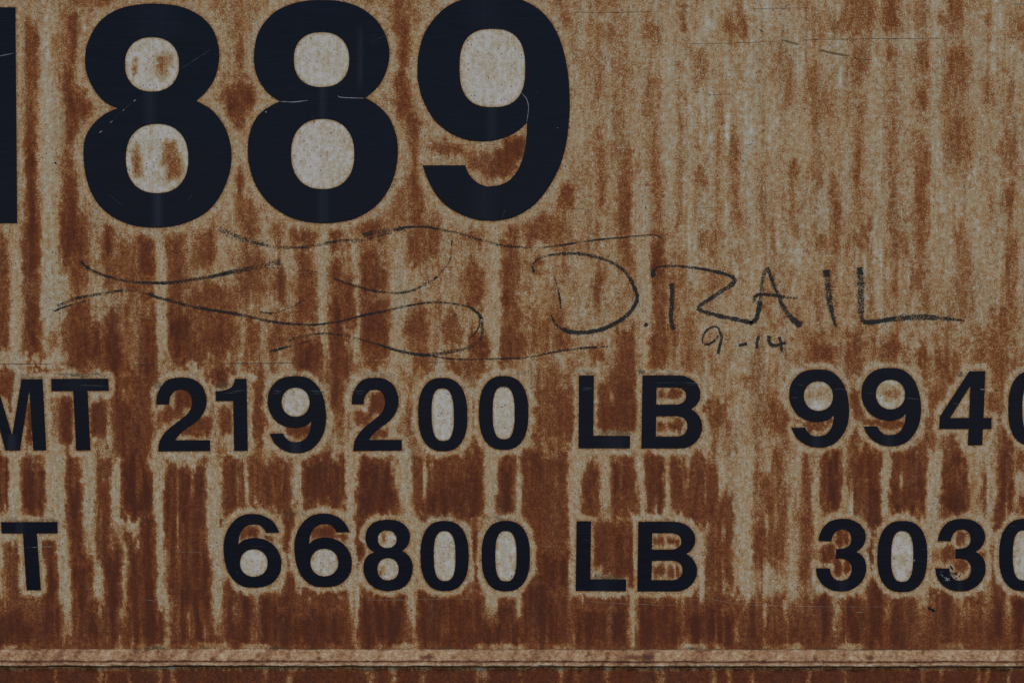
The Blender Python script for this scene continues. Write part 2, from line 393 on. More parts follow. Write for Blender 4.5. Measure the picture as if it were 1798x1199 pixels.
POS = {
1: "120,200,100,560,65 120,185,560,1200,85 130,200,1040,1230,85 350,410,60,330,75 290,350,100,400,45 340,385,360,480,75 345,475,480,650,85 345,410,640,780,80 320,380,780,900,60 330,410,900,1230,80 320,350,100,1200,45 420,700,0,80,45 550,600,0,40,60 1240,1280,170,400,60 1180,1350,440,600,85 1140,1200,470,540,60 1200,1300,560,680,75 1240,1275,720,1200,60 1250,1275,850,1000,80 1240,1340,1050,1220,60 1150,1400,0,150,42 530,575,560,590,60",
2: "270,350,0,200,60 300,350,100,330,70 280,370,330,640,70 330,410,580,720,75 355,400,720,900,65 350,410,900,1230,70 260,350,1000,1200,50 460,640,730,820,72 640,740,790,910,65 1150,1190,90,170,60 1310,1390,0,60,45 1320,1380,120,560,50 1340,1385,600,1060,55 1350,1385,900,1060,70 1140,1210,970,1090,75 1430,1500,120,1200,42 1460,1520,960,1200,70 1490,1530,800,960,60 1590,1680,100,220,55 1590,1680,380,900,47 1630,1680,700,1200,62 1760,1800,470,520,60 1760,1798,600,1200,48 1410,1480,0,50,50",
3: "60,140,250,440,50 60,100,280,320,60 210,350,100,200,55 0,30,150,190,70 860,1010,0,190,60 1055,1150,0,170,72 1200,1300,0,160,55 1340,1400,80,150,65 1390,1490,0,180,62 1585,1615,80,140,70 1700,1798,50,200,50 670,760,60,190,50 760,860,100,170,50 900,1000,230,420,60 1070,1150,240,360,62 1060,1140,360,700,50 1235,1295,230,380,65 1230,1295,440,620,65 1220,1300,700,900,62 1230,1280,850,1200,80 1280,1320,860,920,50 1375,1500,230,900,50 1420,1500,240,350,65 1410,1500,580,880,58 665,720,320,560,60 720,780,450,600,45 670,720,600,720,55 680,740,760,1000,55 700,740,930,990,70 780,830,930,1200,62 800,830,1050,1200,70 905,945,700,1000,75 895,960,480,1200,52 1070,1130,700,960,50 1085,1125,930,1200,62 560,610,840,940,70 560,590,940,1200,55 250,300,700,1060,55 270,295,780,840,70 50,90,720,780,65 60,130,880,1000,65 60,80,1000,1200,50 270,330,1080,1200,65 540,600,320,560,45 1710,1750,400,580,58 1710,1760,680,920,60 1700,1760,980,1080,72 1710,1740,1080,1200,60 1590,1640,380,600,45 400,420,830,1200,50 180,210,500,1200,40 1420,1440,1040,1200,60",
4: "0,40,110,420,70 0,45,420,700,80 125,205,0,380,85 135,205,400,730,92 320,460,0,250,82 370,440,250,400,70 350,470,480,740,80 380,540,620,770,88 535,600,30,220,80 550,610,210,420,62 620,720,110,400,60 640,680,180,260,65 555,620,510,800,88 560,640,620,860,92 735,800,90,340,92 755,800,380,450,88 750,815,500,880,92 640,740,500,780,50 870,960,90,240,78 890,960,220,470,75 890,1000,490,780,90 1000,1080,600,780,80 1030,1140,80,240,60 1080,1130,40,200,65 1080,1160,340,470,75 1085,1180,540,720,88 1000,1250,400,730,62 1270,1340,0,120,65 1250,1380,160,450,62 1300,1360,580,700,65 1430,1480,40,120,60 1440,1500,280,430,78 1530,1660,60,150,78 1560,1640,180,300,70 1550,1660,300,560,72 1560,1680,640,830,90 1730,1798,60,150,80 1740,1798,200,400,80 1740,1798,420,1000,88 1400,1560,560,720,60 0,60,820,1080,85 150,240,790,820,85 600,820,820,900,70 610,700,960,1230,90 700,790,880,1200,80 590,640,860,960,80 1090,1230,800,870,82 1300,1400,830,1200,68",
5: "100,220,0,110,68 100,200,180,330,75 100,240,300,400,82 0,60,320,600,85 0,50,700,820,90 100,240,450,740,85 350,430,120,260,65 360,520,0,260,60 350,420,520,640,75 330,460,500,700,65 520,620,500,600,65 520,640,600,660,60 650,740,240,400,68 650,750,80,160,60 660,740,400,480,65 670,770,640,740,85 840,920,60,130,68 840,920,160,400,75 840,900,400,480,88 850,960,480,560,68 840,960,600,740,78 970,1190,0,130,62 1000,1080,20,120,65 1010,1060,240,300,65 920,1180,500,700,50 1130,1190,620,700,68 1460,1520,0,280,70 1330,1370,300,450,55 1310,1380,650,760,65 1470,1530,600,720,75 1450,1530,730,850,75 1630,1700,100,320,82 1640,1700,320,620,65 1620,1700,620,780,68 1740,1798,200,400,50 380,460,730,800,60 560,740,740,860,60 130,180,760,820,65 1000,1100,900,1150,60 1010,1060,1000,1150,70 1080,1230,830,1150,58 1110,1230,1020,1180,65 300,400,930,1200,52 330,380,1060,1100,65 680,710,960,1160,70",
6: "110,200,80,110,68 80,220,100,180,52 270,300,140,240,60 150,210,300,370,60 580,620,30,100,60 700,760,60,150,52 780,830,40,200,58 940,990,30,110,70 860,960,120,180,60 1090,1180,40,190,62 1230,1290,10,200,68 1220,1280,240,400,60 1250,1290,400,500,62 1440,1500,60,160,70 1440,1520,160,340,60 1430,1540,340,540,52 1700,1750,80,360,60 1700,1760,380,500,65 1620,1720,500,620,60 0,60,560,640,50 0,60,680,780,60 690,810,680,780,72 840,960,640,780,72 850,920,600,660,60 1040,1160,660,760,78 1220,1290,700,780,78 1290,1450,740,860,62 1540,1610,680,760,62 1560,1720,620,900,58 1680,1720,720,800,75 740,960,780,850,65 100,220,980,1050,68 130,220,1050,1120,65 370,560,980,1150,62 440,540,1080,1120,70 280,420,820,900,45 1280,1400,880,1060,65 1260,1340,1100,1200,60 1370,1450,1120,1200,68 880,930,1100,1200,85 440,470,820,950,45 1740,1798,700,800,50 1690,1740,860,950,70 1640,1700,1000,1200,65",
7: "0,45,0,360,85 115,170,0,100,88 115,235,100,370,93 350,400,60,200,88 360,430,180,420,90 370,440,400,600,85 380,480,600,900,93 400,520,850,1060,95 510,580,60,600,82 550,630,540,1060,95 640,780,0,360,95 650,800,160,370,97 660,700,460,520,85 670,740,550,1060,95 740,810,400,1060,93 830,870,880,1060,95 870,1080,100,800,88 920,1110,560,1060,92 1170,1260,90,340,85 1250,1380,60,320,60 1380,1530,100,340,82 1590,1798,80,320,93 1490,1540,340,460,90 1500,1535,460,640,90 1160,1180,390,450,80 50,100,510,800,88 225,295,590,850,95 230,320,850,1060,97 0,230,880,1080,90 110,200,800,900,65 0,50,480,860,50 1190,1240,740,1040,85 1250,1330,780,1060,88 1370,1440,790,1060,90 1430,1798,870,1060,92 1440,1798,770,850,80 1510,1560,680,830,90 1200,1300,940,1060,90 520,680,1000,1060,85 1100,1150,1010,1060,85",
8: "90,270,80,380,93 80,300,240,360,90 0,20,60,320,85 370,740,60,300,68 400,740,200,380,88 500,550,60,360,85 660,740,20,380,88 830,910,50,260,88 810,900,240,380,90 950,1180,60,400,75 960,1040,60,180,80 1290,1350,80,240,85 1270,1340,180,360,85 1420,1540,60,260,82 1420,1560,260,380,75 1600,1690,60,360,92 1730,1798,80,350,88 70,120,380,700,85 90,140,780,1060,90 380,410,500,580,80 680,715,460,600,85 690,730,600,700,85 680,740,700,760,70 1000,1190,400,520,78 1020,1190,560,760,90 110,330,790,1060,95 400,600,790,1060,93 600,740,800,1060,88 820,910,800,960,93 960,1080,700,1060,95 1080,1190,780,1060,85 1220,1390,850,1060,92 1250,1500,790,850,70 1420,1500,830,1060,93 1560,1780,820,1060,93 740,980,960,1060,92 0,40,760,1060,80",
9: "40,180,70,380,70 60,130,80,200,72 20,260,260,420,75 160,260,380,760,68 120,200,480,760,72 0,70,700,780,70 370,540,160,600,55 380,500,420,620,65 480,530,40,200,60 630,680,60,700,60 730,830,40,340,90 880,1040,40,200,85 890,960,180,340,82 970,1050,200,460,92 1110,1280,40,180,85 1090,1280,180,360,93 1380,1480,20,160,92 1370,1500,140,400,93 1580,1610,120,340,65 1670,1740,20,340,92 1640,1700,300,480,80 1770,1798,50,160,80 1780,1798,260,340,80 940,1010,520,620,92 990,1020,560,760,90 980,1060,720,1060,93 700,800,790,900,88 720,790,880,1050,93 850,950,790,860,85 850,980,850,1060,92 1100,1220,800,1060,88 1120,1200,900,1060,93 1310,1420,760,1060,85 1300,1350,740,800,75 1420,1640,920,1060,82 1630,1690,720,1060,88 1740,1798,780,1060,92 1620,1660,540,720,72 1480,1600,780,860,65 10,270,860,1060,95 20,200,790,840,75 200,560,800,1060,62 330,460,870,1060,85 470,700,960,1060,85 560,700,880,1000,65 0,60,560,620,60 1050,1110,960,1060,80 80,700,1020,1060,88",
}
POST = {
1: "700,725,300,330,38 698,722,340,390,56 822,875,285,400,48 860,912,280,350,42 698,735,775,860,50 702,745,840,930,58 858,930,745,860,52 880,960,820,940,56 845,900,820,880,45",
2: "850,965,730,830,88 810,920,780,900,82 760,880,830,930,75 660,760,820,900,62",
4: "920,1010,900,1020,85 860,960,1010,1070,75 950,1110,1060,1150,75 1000,1110,1060,1100,80 1160,1220,1000,1150,75 1500,1640,1095,1150,85 320,380,950,1200,88 480,560,980,1150,88 140,168,1000,1200,85 150,160,930,1000,75 0,40,860,960,80",
5: "150,230,920,1040,85 80,160,1030,1090,75 150,240,1120,1165,80 1350,1400,880,980,75 1350,1550,980,1120,82 1440,1540,860,980,82 1400,1540,830,900,70 1670,1700,910,960,70 1720,1790,915,960,80 1660,1700,1080,1130,65 1720,1790,1080,1130,80",
6: "885,935,910,1010,85 900,960,1000,1060,80 640,790,1070,1100,85 660,740,1100,1130,80 950,1170,1070,1100,85 1020,1140,1090,1120,80 1590,1690,930,1040,60 1470,1500,980,1020,40 650,780,900,960,38 1040,1150,900,960,48",
7: "1265,1360,430,490,85 1400,1440,480,510,75 1640,1760,425,490,88 1700,1798,480,500,80 225,280,500,600,90",
8: "1330,1400,410,640,80 1380,1530,420,680,78 1440,1530,480,700,88 1510,1535,640,760,88 1640,1690,480,530,80 1720,1780,485,525,82 1640,1700,640,700,80 1720,1790,640,700,80 200,240,470,530,50 190,220,640,680,50 0,25,480,510,80",
9: "730,800,540,620,85 805,880,460,530,85 800,885,600,680,88 1440,1500,460,520,75 1440,1500,600,670,80 1370,1430,540,620,70 1550,1600,560,590,75",
}
# grime: left-over glue above letters, shadowy dirt on top of the weld (photo pixels x0,x1,y0,y1,strength)
DIRT = [(33,80,660,664,.5),(100,190,656,661,.85),(270,283,672,684,.6),(378,402,672,680,.8),(640,690,655,660,.4),
        (1012,1045,652,657,.5),(1122,1132,651,660,.9),(1142,1152,650,656,.7),(1050,1110,757,764,.75),(1172,1184,651,656,.5),
        (1683,1692,655,660,.9),(1455,1460,652,657,.5),(905,935,651,655,.4),(330,345,657,660,.4),(60,110,913,916,.6),
        (0,60,912,915,.5),(1038,1098,1010,1016,.8),(1500,1512,903,908,.6),(1390,1405,700,703,.5),(1166,1176,910,914,.5),
        (1668,1676,1003,1008,.9),(850,900,908,911,.5),(745,800,907,911,.4),(480,540,900,903,.5)]

def lattice(seed, n=256):
    return np.random.RandomState(seed).rand(n, n)
def vn(X, Y, sx, sy, seed):
    """smooth value noise in -1..1"""
    L = lattice(seed)
    u, v = X / sx + 1000.0, Y / sy + 1000.0
    i, j = np.floor(u).astype(int), np.floor(v).astype(int)
    a, b = u - i, v - j
    a, b = a * a * (3 - 2 * a), b * b * (3 - 2 * b)
    i0, i1, j0, j1 = i % 256, (i + 1) % 256, j % 256, (j + 1) % 256
    r = (L[j0, i0] * (1 - a) + L[j0, i1] * a) * (1 - b) + (L[j1, i0] * (1 - a) + L[j1, i1] * a) * b
    return r * 2 - 1
def fb(X, Y, sx, sy, seed, o=3):
    r, w, t = 0, 1.0, 0
    for k in range(o):
        r = r + w * vn(X, Y, sx / 2 ** k, sy / 2 ** k, seed + k)
        t += w
        w *= .6
    return r / t
def ss(x, lo=0.0, hi=1.0):
    t = np.clip((x - lo) / (hi - lo), 0, 1)
    return t * t * (3 - 2 * t)

def dist_to_glyphs(X, Y, xs, ys):
    """unsigned distance in pixels to the nearest letter outline, letter size class and outer/inner flag"""
    D = np.full(X.shape, 99.0)
    BIGF = np.zeros(X.shape)
    CNT = np.zeros(X.shape)
    for kind, ch, loops, lab in GLYPHS:
        o = np.array(loops[0])
        big = (o[:, 1].max() - o[:, 1].min()) > 200
        mg = 48
        i0, i1 = np.searchsorted(xs, [o[:, 0].min() - mg, o[:, 0].max() + mg])
        j0, j1 = np.searchsorted(ys, [o[:, 1].min() - mg, o[:, 1].max() + mg])
        if i1 <= i0 or j1 <= j0: continue
        x, y = X[j0:j1, i0:i1], Y[j0:j1, i0:i1]
        d = np.full(x.shape, 99.0)
        for li, l in enumerate(loops):
            p = np.array(l)
            q = np.roll(p, -1, axis=0)
            ins = np.zeros(x.shape, bool)
            for (ax, ay), (bx, by) in zip(p, q):
                ex, ey = bx - ax, by - ay
                L2 = ex * ex + ey * ey + 1e-9
                t = np.clip(((x - ax) * ex + (y - ay) * ey) / L2, 0, 1)
                d = np.minimum(d, np.hypot(x - ax - t * ex, y - ay - t * ey))
                c = ((ay > y) != (by > y)) & (x < ex * (y - ay) / (ey if abs(ey) > 1e-9 else 1e-9) + ax)
                ins ^= c
            if li > 0 and ch not in 'B4':
                CNT[j0:j1, i0:i1] = np.maximum(CNT[j0:j1, i0:i1], ins)
        Dl = D[j0:j1, i0:i1]
        m = d < Dl
        Dl[m] = d[m]
        BIGF[j0:j1, i0:i1][m] = float(big)
    return D, BIGF, CNT

def apply_boxes(V, Xw, Yw, xs, ys, table, mode, ex=9.5, ey=24.0):
    for c, txt in table.items():
        ox, oy = CROPS[c]
        for it in txt.split():
            a = [float(q) for q in it.split(',')]
            x0, x1, y0, y1, s = ox + a[0] * K, ox + a[1] * K, oy + a[2] * K, oy + a[3] * K, a[4] / 100
            # boxes that touch the photo's border carry on past it
            if ox == 0 and a[0] <= 2: x0 -= 60
            if ox > 1000 and a[1] >= 1795: x1 += 60
            if oy == 0 and a[2] <= 2: y0 -= 90
            i0, i1 = np.searchsorted(xs, [x0 - 25, x1 + 25])
            j0, j1 = np.searchsorted(ys, [y0 - 40, y1 + 40])
            if i1 <= i0 or j1 <= j0: continue
            x, y = Xw[j0:j1, i0:i1], Yw[j0:j1, i0:i1]
            if mode == 'pos' and c in (2, 3, 6) and x0 > 1000: s = .42 + (s - .42) * .60
            elif mode == 'pos' and c <= 6 and y0 < 640: s = .42 + (s - .42) * .92
            hx, hy = (x1 - x0) / 2, (y1 - y0) / 2
            kk = .8 if c >= 7 else 1.0
            e_x, e_y = min(ex * kk, hx * 1.0), min(ey * kk, hy * .9)
            m = ss((hx - np.abs(x - (x0 + x1) / 2)) / e_x * .5 + .5) * ss((hy - np.abs(y - (y0 + y1) / 2)) / e_y * .5 + .5)
            W = V[j0:j1, i0:i1]
            if mode == 'neg':
                W -= np.maximum(0, W - ((0.39 if c >= 7 else 0.37) - 0.21 * s)) * m * min(1, s + .1)
            else:
                W += np.maximum(0, s - W) * m

def rust_field(X, Y, xs, ys, lower=False):
    wxn = 4.5 * fb(X, Y, 18, 80, 11) + 3.0 * vn(X, Y, 4, 8, 21)
    wyn = 26.0 * fb(X, Y, 9, 16, 31) + 8 * vn(X, Y, 4, 5, 33)
    Xw, Yw = X + wxn, Y + wyn
    # base stain: lighter upper right, ochre elsewhere, deep rust low down
    V = 0.36 + 0.09 * fb(X, Y, 30, 120, 41) + 0.07 * fb(X, Y, 12, 40, 47)
    V -= 0.09 * ss(X, 980, 1250) * (1 - ss(Y, 380, 640))
    V += 0.05 * ss(Y, 380, 700)
    # thin drips that run down the sheet
    fine = fb(X + 2 * vn(X, Y, 30, 50, 44), Y, 7, 230, 51, 2) * ss(fb(X, Y, 26, 90, 55), -.45, .35)
    fine = np.maximum(fine, -.35)
    up = 1 - ss(Y, 560, 700)
    V += up * (0.11 * fb(X, Y, 10, 12, 57, 3) + .10 * np.maximum(0, fb(X, Y, 22, 30, 58)))
    V += 0.19 * fine * (0.7 + 0.6 * ss(X, 900, 1200) * (1 - ss(Y, 380, 640)))
    V += 0.30 * ss(Y, 1030, 1110)
    # streaks outside the part of the sheet seen in the photograph
    out = np.maximum(np.maximum(ss(-X, 0, 60), ss(X, 1798, 1858)), np.maximum(ss(-Y, 0, 60), 0))
    st = fb(X, Y, 22, 260, 61, 3)
    V += out * (0.22 + 0.5 * st) * (0.45 + 0.55 * ss(Y, -600, 500))
    apply_boxes(V, Xw, Yw, xs, ys, NEG, 'neg')
    apply_boxes(V, Xw, Yw, xs, ys, POS, 'pos')
    V += 0.07 * fb(X, Y, 6, 60, 73, 2) * ss(V, .3, .5)
    V += (0.13 * fb(X, Y, 10, 24, 71) + 0.06 * fb(X, Y, 60, 90, 75)) * ss(V, .15, .45) * (1 - .5 * ss(V, .8, 1))
    D, BG, CNT = dist_to_glyphs(X, Y, xs, ys)
    dj = D + 6.5 * fb(X, Y, 16, 20, 83, 2) + 3.0 * fb(X, Y, 9, 9, 81) + 2.0 * vn(X, Y, 3.2, 3.2, 85)
    lo = np.where(BG > 0, 7.0, 6.0)
    hi = np.where(BG > 0, 22.0, 15.0)
    H = 1 - ss((dj - lo) / (hi - lo))
    tgt = np.where(BG > 0, 0.28, 0.23) + .10 * fb(X, Y, 40, 30, 89) + 0.12 * fb(X, Y, 14, 18, 91)
    V = V - np.maximum(0, V - tgt) * H * (.88 + .12 * vn(X, Y, 20, 14, 93))
    # below the last line of lettering the rust closes up again
    low = ss(Y, 1035, 1105)
    V += low * np.maximum(0, .70 + .12 * fb(X, Y, 12, 40, 88) - V) * .45
    V = V * (1 - CNT) + CNT * (0.075 + 0.10 * fb(X, Y, 22, 26, 95))
    apply_boxes(V, X + wxn * .7, Y + wyn * .35, xs, ys, POST, 'pos', 6.0, 9.0)
    V += 0.10 * fb(X, Y, 9, 110, 77, 2) * ss(V, .55, .8)
    thin = np.maximum(0, fb(X + 1.5 * vn(X, Y, 20, 40, 78), Y, 8, 140, 79, 2) - .12)
    V -= np.clip((V - .24) / .3, 0, 1) * 0.75 * thin * ss(Y, 760, 840) * ss(fb(X, Y, 60, 60, 86), -.5, .4)
    V = V + .09 * np.sin(np.clip((V - .46) / .28, -1, 1) * np.pi) * ss(V, .2, .3) * (.35 + .65 * ss(Y, 380, 700)) * (1 - .6 * ss(X, 950, 1200) * (1 - ss(Y, 400, 660)))
    rim = (1 - ss(D + 1.2 * vn(X, Y, 3, 3, 97), 1.5, 4.2)) * (1 - CNT * .6)
    V = np.where(V < .42, V + (0.42 - V) * rim * 0.9, V)
    # ragged pale fringe just above the weld
    if not lower:
        edge = Y - (1128 + 5 * fb(X, Y, 40, 400, 101) + 3 * vn(X, Y, 6, 8, 103))
        V += (0.20 - V) * ss(edge, 0, 4) * ss(fb(X, Y, 45, 900, 105), -.15, .35) * .8
    dirt = np.zeros(X.shape)
    for x0, x1, y0, y1, s in DIRT:
        hx, hy = (x1 - x0) / 2, (y1 - y0) / 2
        r = ((X + wxn * .8 - (x0 + x1) / 2) / (hx + 2)) ** 2 + ((Y + wyn * .25 - (y0 + y1) / 2) / (hy + 1.5)) ** 2
        dirt = np.maximum(dirt, s * (1 - ss(r, .5, 1.2)))
    if not lower:
        thick = 3 + 5.5 * ss(fb(X, Y, 60, 900, 111), .0, .7)
        dirt = np.maximum(dirt, .9 * ss(Y + 1.5 * vn(X, Y, 4, 4, 113) - (1141 - thick), 0, 2.5))
    return np.clip(V, 0.03, 1), np.clip(dirt, 0, 1)
# ------------------------------------------------------------------ mesh helpers
COL = scene.collection
def link(name, me, parent=None, mats=(), loc=(0, 0, 0)):
    o = bpy.data.objects.new(name, me)
    COL.objects.link(o)
    o.location = loc
    if parent is not None: o.parent = parent
    for m in mats: me.materials.append(m)
    return o

def axis(lo, fine0, fine1, hi, fs, cs):
    a = np.arange(fine0, fine1 + .1, fs)
    l = np.arange(fine0 - cs, lo - cs, -cs)[::-1]
    r = np.arange(a[-1] + cs, hi + cs, cs)
    return np.concatenate([l, a, r])

def add_attr(me, name, arr):
    a = me.attributes.new(name, 'FLOAT', 'POINT')
    a.data.foreach_set('value', arr.astype(np.float32).ravel())

def strip_faces(nr, nc):
    idx = np.arange(nr * nc).reshape(nr, nc)
    return np.stack([idx[:-1, :-1], idx[1:, :-1], idx[1:, 1:], idx[:-1, 1:]], -1).reshape(-1, 4)

def mesh_np(name, verts, quads):
    me = bpy.data.meshes.new(name)
    me.vertices.add(len(verts))
    me.vertices.foreach_set('co', verts.astype(np.float32).ravel())
    nq = len(quads)
    me.loops.add(nq * 4)
    me.loops.foreach_set('vertex_index', quads.astype(np.int32).ravel())
    me.polygons.add(nq)
    me.polygons.foreach_set('loop_start', (np.arange(nq) * 4).astype(np.int32))
    me.update(calc_edges=True)
    return me

car = bpy.data.objects.new('freight_car', None)
COL.objects.link(car)
car['label'] = 'side of a rusty cream freight car with black vinyl numbers 1889 and weight lines'
car['category'] = 'freight car'

# ------------------------------------------------------------------ side panel sheet
xs = axis(-1500, -24, 1824, 3300, 3.0, 20.0)
ys = axis(-1200, -21, 1143, 1143, 3.0, 20.0)
ys = ys[ys <= 1143.5]
X, Y = np.meshgrid(xs, ys)
V, Dt = rust_field(X, Y, xs, ys)
# faint oil-canning of the steel sheet, flat to well under a millimetre
front = np.stack([(X - 899) * S, np.zeros(X.shape), -(Y - 599.5) * S], -1).reshape(-1, 3)
nr, nc = X.shape
quads = strip_faces(nr, nc)
# 5 mm thick plate: rim and back
x0, x1, zt, zb = (xs[0]-899)*S, (xs[-1]-899)*S, -(ys[0]-599.5)*S, -(ys[-1]-599.5)*S
bv = np.array([[x0, .005, zt], [x1, .005, zt], [x1, .005, zb], [x0, .005, zb]])
n0 = len(front)
tl, tr, bl, br = 0, nc - 1, (nr - 1) * nc, nr * nc - 1
extra = np.array([[n0, n0+1, n0+2, n0+3], [tl, tr, n0+1, n0], [br, bl, n0+3, n0+2], [bl, tl, n0, n0+3], [tr, br, n0+2, n0+1]])
verts = np.concatenate([front, bv])
quads = np.concatenate([quads, extra])
nmain_v, nmain_q = len(verts), len(quads)

# scratches laid on the sheet as hair-thin slivers: (points, width px, material index)
PANEL_SCR = [
 ([(1000,22),(1080,22.5),(1165,20)],.9,1), ([(1312,16.5),(1415,14)],.7,1), ([(1210,77.5),(1290,76),(1370,73)],.7,1),
 ([(1400,71),(1500,69),(1600,68),(1698,67)],1.0,1), ([(1765,66.5),(1830,66)],.8,1), ([(1775,8),(1830,7)],.9,1),
 ([(1000,367),(1042,368)],.7,1), ([(1218,366),(1262,364)],.6,1), ([(185,540),(218,540)],1,1), ([(240,540),(277,540)],1,1),
 ([(-20,639),(60,639),(92,639)],1.1,1), ([(118,640),(142,639.5)],1.2,1), ([(208,640),(275,640)],.8,1), ([(360,638),(440,638),(520,637)],1.2,1),
 ([(632,636),(670,635)],.8,1), ([(698,636),(830,636)],.6,1), ([(1053,631),(1077,631)],.8,1), ([(1235,162),(1250,167),(1268,166),(1278,165)],.8,1),
 ([(1284,166),(1291,172)],.8,1), ([(1460,689.5),(1490,689)],.4,1), ([(1236,1048),(1300,1060),(1420,1064),(1560,1065)],.6,3),
 ([(1370,69.5),(1386,74),(1403,79)],3.6,2), ([(1438,88),(1464,94),(1493,99)],4.2,2), ([(1515,104),(1532,106)],1.6,1), ([(1498,101),(1505,102.5)],2.4,4),
 ([(1333,52),(1340,57)],2.6,1), ([(1233,757),(1247,750),(1260,747)],1.0,2), ([(1220,768),(1246,762)],.8,3),
 ([(20,960),(45,960)],.8,3), ([(62,959.5),(94,959.5)],.9,3), ([(640,1053),(700,1052.5),(790,1051)],.5,3), ([(802,1051),(828,1051)],.8,3),
 ([(948,959),(975,960)],.7,3), ([(1030,1055),(1090,1059),(1200,1063)],.5,3), ([(302,968),(360,969)],.5,3), ([(250,1052),(300,1057)],.5,3),
 ([(500,1070),(524,1070)],.7,1), ([(870,1108),(880,1104)],1.2,1), ([(1502,1074),(1518,1075)],.8,3), ([(230,823),(242,823)],1.4,1),
 ([(1629,1066),(1636,1070),(1642,1073)],5.5,4), ([(95,285),(100,288)],4.6,4), ([(1700,356),(1684,360)],2.5,3),
 ([(1008,536+13),(1022,549.5)],.6,1), ([(1082,690-140),(1095,550)],.8,1), ([(1745,684),(1756,686)],2.0,1), ([(1331,720.5),(1345,719)],.8,3),
 ([(1676,1005),(1680,1008)],4.5,4), ([(1682,1013),(1687,1009)],2.2,4), ([(1678,1014),(1681,1015)],3.2,4), ([(1668,992),(1674,1001)],4.0,4),
 ([(868,262),(872,264)],.6,1), ([(1411,191),(1415,192)],2,1), ([(1610,211),(1613,213)],2,4), ([(1316,191),(1319,195)],1.6,1),
 ([(1336,231),(1344,229)],.9,1), ([(1312,256),(1322,252)],1.1,1), ([(1066,199),(1068,201)],2.4,4), ([(1017,219),(1019,220)],2.2,4),
]
def slivers(specs, y0, step, rnd):
    vv, ff, mm = [], [], []
    for si, (pts, w, mi) in enumerate(specs):
        P = crom([tuple(p) for p in pts], False, 6) if len(pts) > 2 else pts
        if len(pts) == 2:
            k = max(2, int(math.hypot(pts[1][0]-pts[0][0], pts[1][1]-pts[0][1]) / 6))
            P = [(pts[0][0] + (pts[1][0]-pts[0][0]) * i / k, pts[0][1] + (pts[1][1]-pts[0][1]) * i / k) for i in range(k + 1)]
        n = len(P)
        b = len(vv)
        for i, (x, y) in enumerate(P):
            a, c = P[max(0, i-1)], P[min(n-1, i+1)]
            tx, ty = c[0]-a[0], c[1]-a[1]
            l = math.hypot(tx, ty) or 1
            t = i / (n - 1)
            ww = w * .5 * (0.25 + 0.75 * math.sin(math.pi * min(1, max(0, t))) ** .5) * rnd.uniform(.6, 1.25)
            nx, ny = -ty / l * ww, tx / l * ww
            yy = y0 - step * si
            vv.append((wx(x + nx), yy, wz(y + ny)))
            vv.append((wx(x - nx), yy, wz(y - ny)))
            if i: ff.append((b + 2*i-2, b + 2*i-1, b + 2*i+1, b + 2*i)); mm.append(mi)
    return vv, ff, mm
rnd = random.Random(4)
sv, sf, sm = slivers(PANEL_SCR, -0.00006, 0.000001, rnd)
verts = np.concatenate([verts, np.array(sv)])
quads = np.concatenate([quads, np.array(sf) + nmain_v])
me = mesh_np('side_panel', verts, quads)
r = np.full(len(verts), .5); r[:n0] = V.ravel()
d = np.zeros(len(verts)); d[:n0] = Dt.ravel()
add_attr(me, 'rust', r); add_attr(me, 'dirt', d)
mi = np.zeros(len(quads), np.int32); mi[nmain_q:] = sm
panel = link('side_panel', me, car, (M_RUST, M_DARK, M_GOUGE, M_PALE, M_BLACK), (0, 0, Z0))
me.polygons.foreach_set('material_index', mi)
panel['label'] = 'upper cream steel side sheet streaked with vertical rust'

# ------------------------------------------------------------------ weld ledge (runs the length of the sheet)
PROFILE = [(1138.5,-.0002,0),(1140.6,.0009,0),(1142,.0022,0),(1144,.0034,0),(1147,.0052,0),(1150,.0068,0),(1153,.0083,0),
           (1155.5,.0094,0),(1157,.0098,.55),(1158.6,.0094,.9),(1160,.0098,.5),(1161.4,.0108,0),(1163,.0114,0),(1164.6,.0114,0),
           (1166,.0108,.5),(1167.4,.0096,.75),(1168.6,.0078,.9)]
lx = axis(-1500, -24, 1824, 3300, 2.5, 20.0)
pr = np.array(PROFILE)
# refine the profile
tt = np.linspace(0, len(pr) - 1, 49)
PY = np.interp(tt, np.arange(len(pr)), pr[:, 0]); PD = np.interp(tt, np.arange(len(pr)), pr[:, 1]); PG = np.interp(tt, np.arange(len(pr)), pr[:, 2])
LX, LT = np.meshgrid(lx, np.arange(len(tt)))
LY = PY[LT] + (1.1 * fb(LX, LT, 50, 400, 201) + .5 * vn(LX, LT * 1., 12, 12, 221)) * (1 - 0 * LT) + LX * 0.0008
LD = PD[LT] + (0.0009 * fb(LX, LT * 1., 10, 9, 203) + 0.00030 * vn(LX, LT * 1., 3.5, 2.5, 207)) * ss(LT * 1., 1, 8) * (1 - ss(LT * 1., 44, 48))
LD += 0.0006 * fb(LX, LT * 1., 70, 20, 209)* ss(LT * 1., 1, 8) * (1 - ss(LT * 1., 44, 48))
lv = np.stack([(LX - 899) * S, -LD, -(LY - 599.5) * S], -1).reshape(-1, 3)
LV = 0.29 + 0.12 * fb(LX, LT * 1., 60, 60, 211) + 0.10 * fb(LX + LT * .4, LT * 1., 7, 14, 215) + .16 * np.maximum(0, fb(LX, LT * 1., 11, 7, 213)) + .34 * PG[LT] - .12 * ((LT > 35) & (LT < 41))
for cx_, w_, row_ in ((748,9,16),(754,5,16),(1112,11,15),(1132,8,16),(1524,8,16),(1140,6,15),(560,4,18),(375,5,20),(1429,4,18)):
    LV += .42 * np.exp(-((LX - cx_) / w_) ** 2 - ((LT - row_) / 4.0) ** 2)
LV += .30 * np.maximum(0, fb(LX + LT * .5, LT * 1., 16, 120, 231)) + .10 * np.maximum(0, vn(LX, LT * 1., 3, 3, 233))
